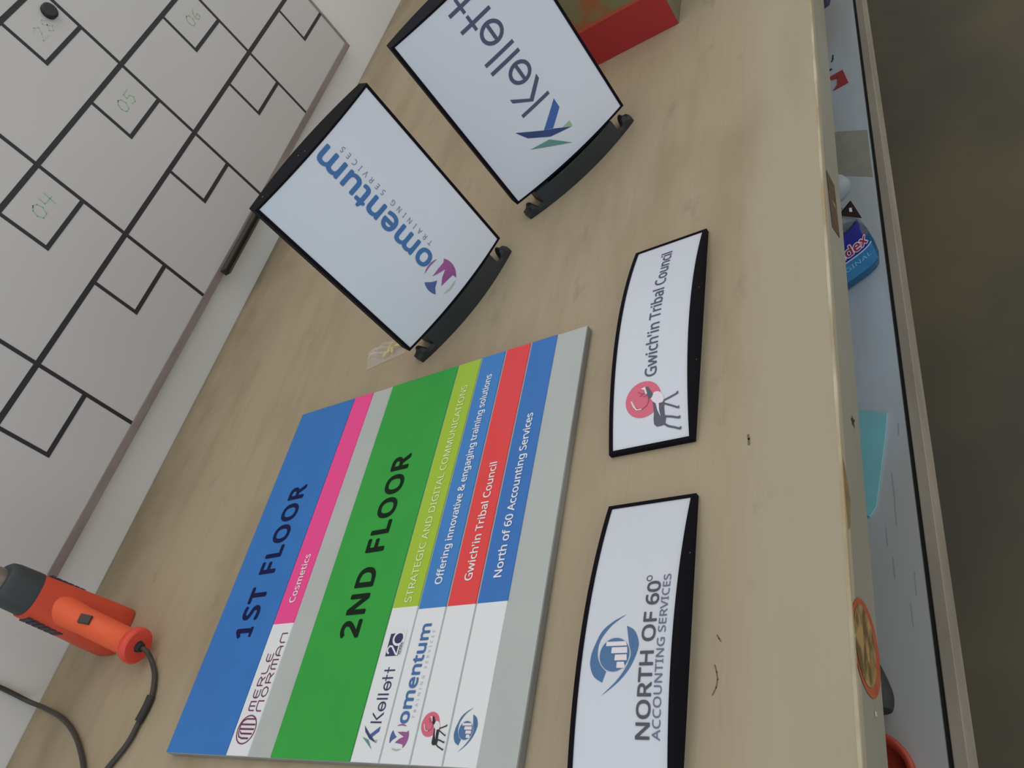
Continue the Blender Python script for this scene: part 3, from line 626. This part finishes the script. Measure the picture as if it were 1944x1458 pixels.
hpz = [(0.010, 0.088), (0.000, 0.104), (0.012, 0.112), (-0.006, 0.128), (0.014, 0.136), (0.02, 0.160), (0.075, 0.160), (0.085, 0.118), (0.060, 0.094), (0.032, 0.092)]
b.poly([(x - .0006, y_, z_) for y_, z_ in hpz], HG)
for q in stroke([(-0.004 + 0.01, 0.088), (0.000, 0.104), (0.012, 0.112), (-0.006, 0.128), (0.014, 0.136)], 0.0018) + stroke([(0.02, 0.1), (0.034, 0.112), (0.03, 0.13)], 0.0012): b.poly([(x - .0009, y_, z_) for y_, z_ in q], mat('carton_black_line', (48, 44, 40), 0.6))
b.build('printed_picture', None, bxr)

# ------------------------------------------------------------------ clear packet by the Momentum sign
pk = MB(); n1, n2 = 12, 8; vs = []
for i in range(n1):
    for j in range(n2):
        u, v = i / (n1 - 1), j / (n2 - 1)
        z = 0.0012 + 0.013 * max(0, math.sin(math.pi * u)) ** .7 * max(0, math.sin(math.pi * v)) ** .8 * (0.35 + 0.9 * math.sin(i * 2.1 + j * 1.7) ** 2)
        px = 0.694 + 0.040 * u + 0.010 * v; py = 0.874 - 0.080 * v + 0.012 * u; vs.append((px, py, z))
fs = [(i * n2 + j, (i + 1) * n2 + j, (i + 1) * n2 + j + 1, i * n2 + j + 1) for i in range(n1 - 1) for j in range(n2 - 1)]
pk.add(vs, fs, None, False)
pm = bpy.data.materials.new('clear_film'); pm.use_nodes = True; q = pm.node_tree.nodes['Principled BSDF']
q.inputs['Base Color'].default_value = (0.85, 0.80, 0.72, 1); q.inputs['Roughness'].default_value = 0.08; q.inputs['Alpha'].default_value = 0.30; q.inputs['Specular IOR Level'].default_value = 0.8
pkt = empty('plastic_packet', (0.718, 0.840, 0)); tag(pkt, 'small crumpled clear plastic packet of yellow pieces beside the Momentum sign', 'packet')
o = pk.build('film', pm, pkt); o.location = (-0.718, -0.840, 0)
yel = mat('yellow_pieces', (226, 196, 60), 0.4)
for (ax, ay, aa) in ((.716, .822, .3), (.722, .812, 1.4), (.712, .834, 2.2), (.724, .829, 2.9)):
    yb = MB(); tube(yb, [(ax - .008 * math.cos(aa), ay - .008 * math.sin(aa), .0045), (ax, ay, .0055), (ax + .008 * math.cos(aa), ay + .008 * math.sin(aa), .0045)], [.0018, .0026, .0018], 8)
    o = yb.build('yellow_plug', yel, pkt); o.location = (-0.718, -0.840, 0)

# ------------------------------------------------------------------ things on the lower shelf
SZ = -0.30
ang = math.atan2(-0.87, 0.5)
wx = empty('spray_bottle', (0.9035, 0.2240, SZ), (0, 0, ang)); tag(wx, 'blue glass-cleaner spray bottle on the lower shelf, half hidden by the front rail', 'bottle')
# local: x = reading direction, -y = towards the label side
def bot_ring(z, w, d, p=3.2): return sq_ring(0, 0, z, w, d, p, 36)
def trans(name, rgb, alpha, rough=0.15):
    m = bpy.data.materials.new(name); m.use_nodes = True; q = m.node_tree.nodes['Principled BSDF']; q.inputs['Base Color'].default_value = (*lin(rgb), 1); q.inputs['Alpha'].default_value = alpha; q.inputs['Roughness'].default_value = rough; return m
b = MB(); b.loft([bot_ring(z, w, d) for z, w, d in ((0, .088, .050), (.004, .098, .058), (.02, .106, .060), (.045, .1065, .060), (.062, .103, .058), (.066, .102, .0575))])
b.build('liquid', mat('blue_cleaner', (14, 82, 122), 0.15, var=0.1, scale=15), wx)
b = MB(); b.loft([bot_ring(z, w, d, p) for z, w, d, p in ((.066, .1025, .058, 3.2), (.085, .0960, .055, 3.0), (.100, .0870, .050, 2.6), (.114, .070, .043, 2.2), (.124, .050, .037, 2), (.130, .036, .032, 2))], None, True, True)
b.build('upper_shell', trans('clear_grey_plastic', (118, 124, 134), 0.5), wx)
b = MB(); b.loft([bot_ring(z, .036, .036, 2) for z in (.128, .142)]); rings = []
for x_, hh, ww in ((-.030, .008, .010), (-.026, .015, .014), (-.010, .019, .017), (.020, .020, .018), (.038, .020, .018), (.049, .016, .015), (.054, .011, .011), (.057, .005, .006)):
    rings.append([(x_, ww * math.cos(a_ * math.pi / 10), .150 + hh * math.sin(a_ * math.pi / 10)) for a_ in range(20)])
b.loft(rings); b.box(-.036, -.030, -.006, .006, .104, .146)
b.build('trigger_head', mat('white_sprayer', (140, 150, 152), 0.45), wx, bevel=0.001)
def bsurf(x_, z_, off):      # label side of the bottle
    w = .106 if z_ < .045 else .106 - (z_ - .045) * 0.36; d = .060 - max(0, z_ - .06) * .12
    q = max(0, 1 - abs(2 * x_ / w) ** 3.2) ** (1 / 3.2); return (x_, -d / 2 * q - off, z_)
def patch(b, x0, x1, z0, z1, m, off=0.0008, tilt=0.0, n=16):
    for k in range(n):
        a = x0 + (x1 - x0) * k / n; c = x0 + (x1 - x0) * (k + 1) / n
        b.add([bsurf(a, z0 + tilt * a, off), bsurf(c, z0 + tilt * c, off), bsurf(c, z1 + tilt * c, off), bsurf(a, z1 + tilt * a, off)], [(0, 1, 2, 3)], m)
b = MB(); patch(b, -.036, .040, .052, .098, mat('label_dark_blue', (34, 36, 128), 0.4)); patch(b, -.042, .044, .018, .052, mat('label_light_blue', (48, 118, 168), 0.4, var=0.1, scale=80)); patch(b, -.042, .044, .0515, .0535, mat('label_white_line', (190, 205, 225), 0.4), 0.0011)
lb = b.build('bottle_label', None, wx); lb['label'] = 'dark blue and light blue label'
b = MB(); lay(b, text2d('Windex', -.040, .040, .0575, .0200, 0.09, 0.98), bsurf, 0.0013); b.build('lettering', mat('letter_white_edge', (214, 210, 226), 0.4), lb)
b = MB(); lay(b, text2d('Windex', -.0385, .0385, .0590, .0170, 0.03, 1.0), bsurf, 0.0016); b.build('lettering', mat('letter_red', (150, 34, 70), 0.4), lb)
b = MB(); lay(b, text2d('ORIGINAL', -.034, .036, .036, .008, 0.0, 1.0), bsurf, 0.0012); b.build('lettering', mat('letter_pale_blue', (120, 186, 220), 0.4), lb)
b = MB(); yk = -.0190
b.add([(.022, yk, .122), (.047, yk, .094), (.043, yk, .131), (.022, yk + .003, .122), (.047, yk + .003, .094), (.043, yk + .003, .131)], [(0, 1, 2), (5, 4, 3), (0, 3, 4, 1), (1, 4, 5, 2), (2, 5, 3, 0)], mat('neck_sticker_black', (44, 26, 26), 0.4))
b.add([(.035, yk - .0004, .118), (.0385, yk - .0004, .115), (.0400, yk - .0004, .122), (.0365, yk - .0004, .124)], [(0, 1, 2, 3)], MATS['letter_white_edge']); b.build('hang_tag', None, wx)

tl = MB(); tp = [(0.655, 0.260), (0.6514, 0.2169), (0.6425, 0.1885), (0.605, 0.194), (0.570, 0.2006), (0.5097, 0.2120), (0.4980, 0.2200), (0.52, 0.262)]
tl.loft([[(x_, y_, SZ + 0.0005) for x_, y_ in reversed(tp)], [(x_, y_, SZ + 0.003) for x_, y_ in reversed(tp)]], None, False)
tag(tl.build('plastic_offcut', mat('teal_plastic', (128, 196, 204), 0.4, var=0.1, scale=14)), 'teal triangular plastic offcut lying on the lower shelf', 'offcut')
b = MB(); P = catmull([(0.268, 0.2225, SZ + .018), (0.292, 0.2255, SZ + .017), (0.325, 0.236, SZ + .013), (0.375, 0.258, SZ + .010)], 6)
tube(b, P, [0.012 + 0.004 * math.sin(min(1, i / 5) * math.pi / 2) - 0.0075 * max(0, i - 4) / 14 for i in range(len(P))], 16)
hm = b.build('tool_handle', mat('matte_black_grip', (34, 36, 34), 0.6)); tag(hm, 'black tapered tool handle lying on the lower shelf under the round sticker', 'tool')
b = MB(); rings = []
for z, r in ((0, .038), (.004, .041), (.024, .043), (.027, .041), (.027, .036), (.010, .034)): rings.append([(0.206 + r * math.cos(a * math.pi / 20), 0.2355 + r * math.sin(a * math.pi / 20), SZ + .0004 + z) for a in range(40)])
b.loft(rings); tag(b.build('plastic_tub', mat('orange_red_tub', (176, 62, 40), 0.4, var=0.15, scale=20)), 'shallow orange-red plastic tub at the left end of the lower shelf', 'tub')
P_ = [(1.4230, 0.2260), (1.4295, 0.2003), (1.3828, 0.1927), (1.3765, 0.2201), (1.3900, 0.2120), (1.4100, 0.2110), (1.4120, 0.2200)]
b = MB(); b.loft([[(x_, y_, SZ + .0004) for x_, y_ in P_], [(x_, y_, SZ + .0014) for x_, y_ in P_]], None, False)
tag(b.build('paper_scrap', mat('red_paper', (150, 40, 44), 0.6)), 'small red paper scrap lying on the lower shelf', 'paper')

b = MB(); n = 14; rings = []
for k in range(5):
    t = k / 4; rings.append([(1.700 + (0.034 * (1 - t * .75)) * math.cos(2 * math.pi * a / n) * (1 + .2 * math.sin(a * 2.3)), 0.2260 + (0.017 * (1 - t * .7)) * math.sin(2 * math.pi * a / n), SZ + .0005 + .014 * math.sin(t * 1.5) + .002 * math.sin(a * 1.9 + k)) for a in range(n)])
rings[0] = [(x_, y_, SZ + .0005) for x_, y_, _z in rings[0]]
b.loft(rings); tag(b.build('rag', mat('dark_purple_cloth', (62, 48, 74), 0.9, var=0.3, scale=90)), 'crumpled dark purple rag at the far end of the lower shelf', 'rag')
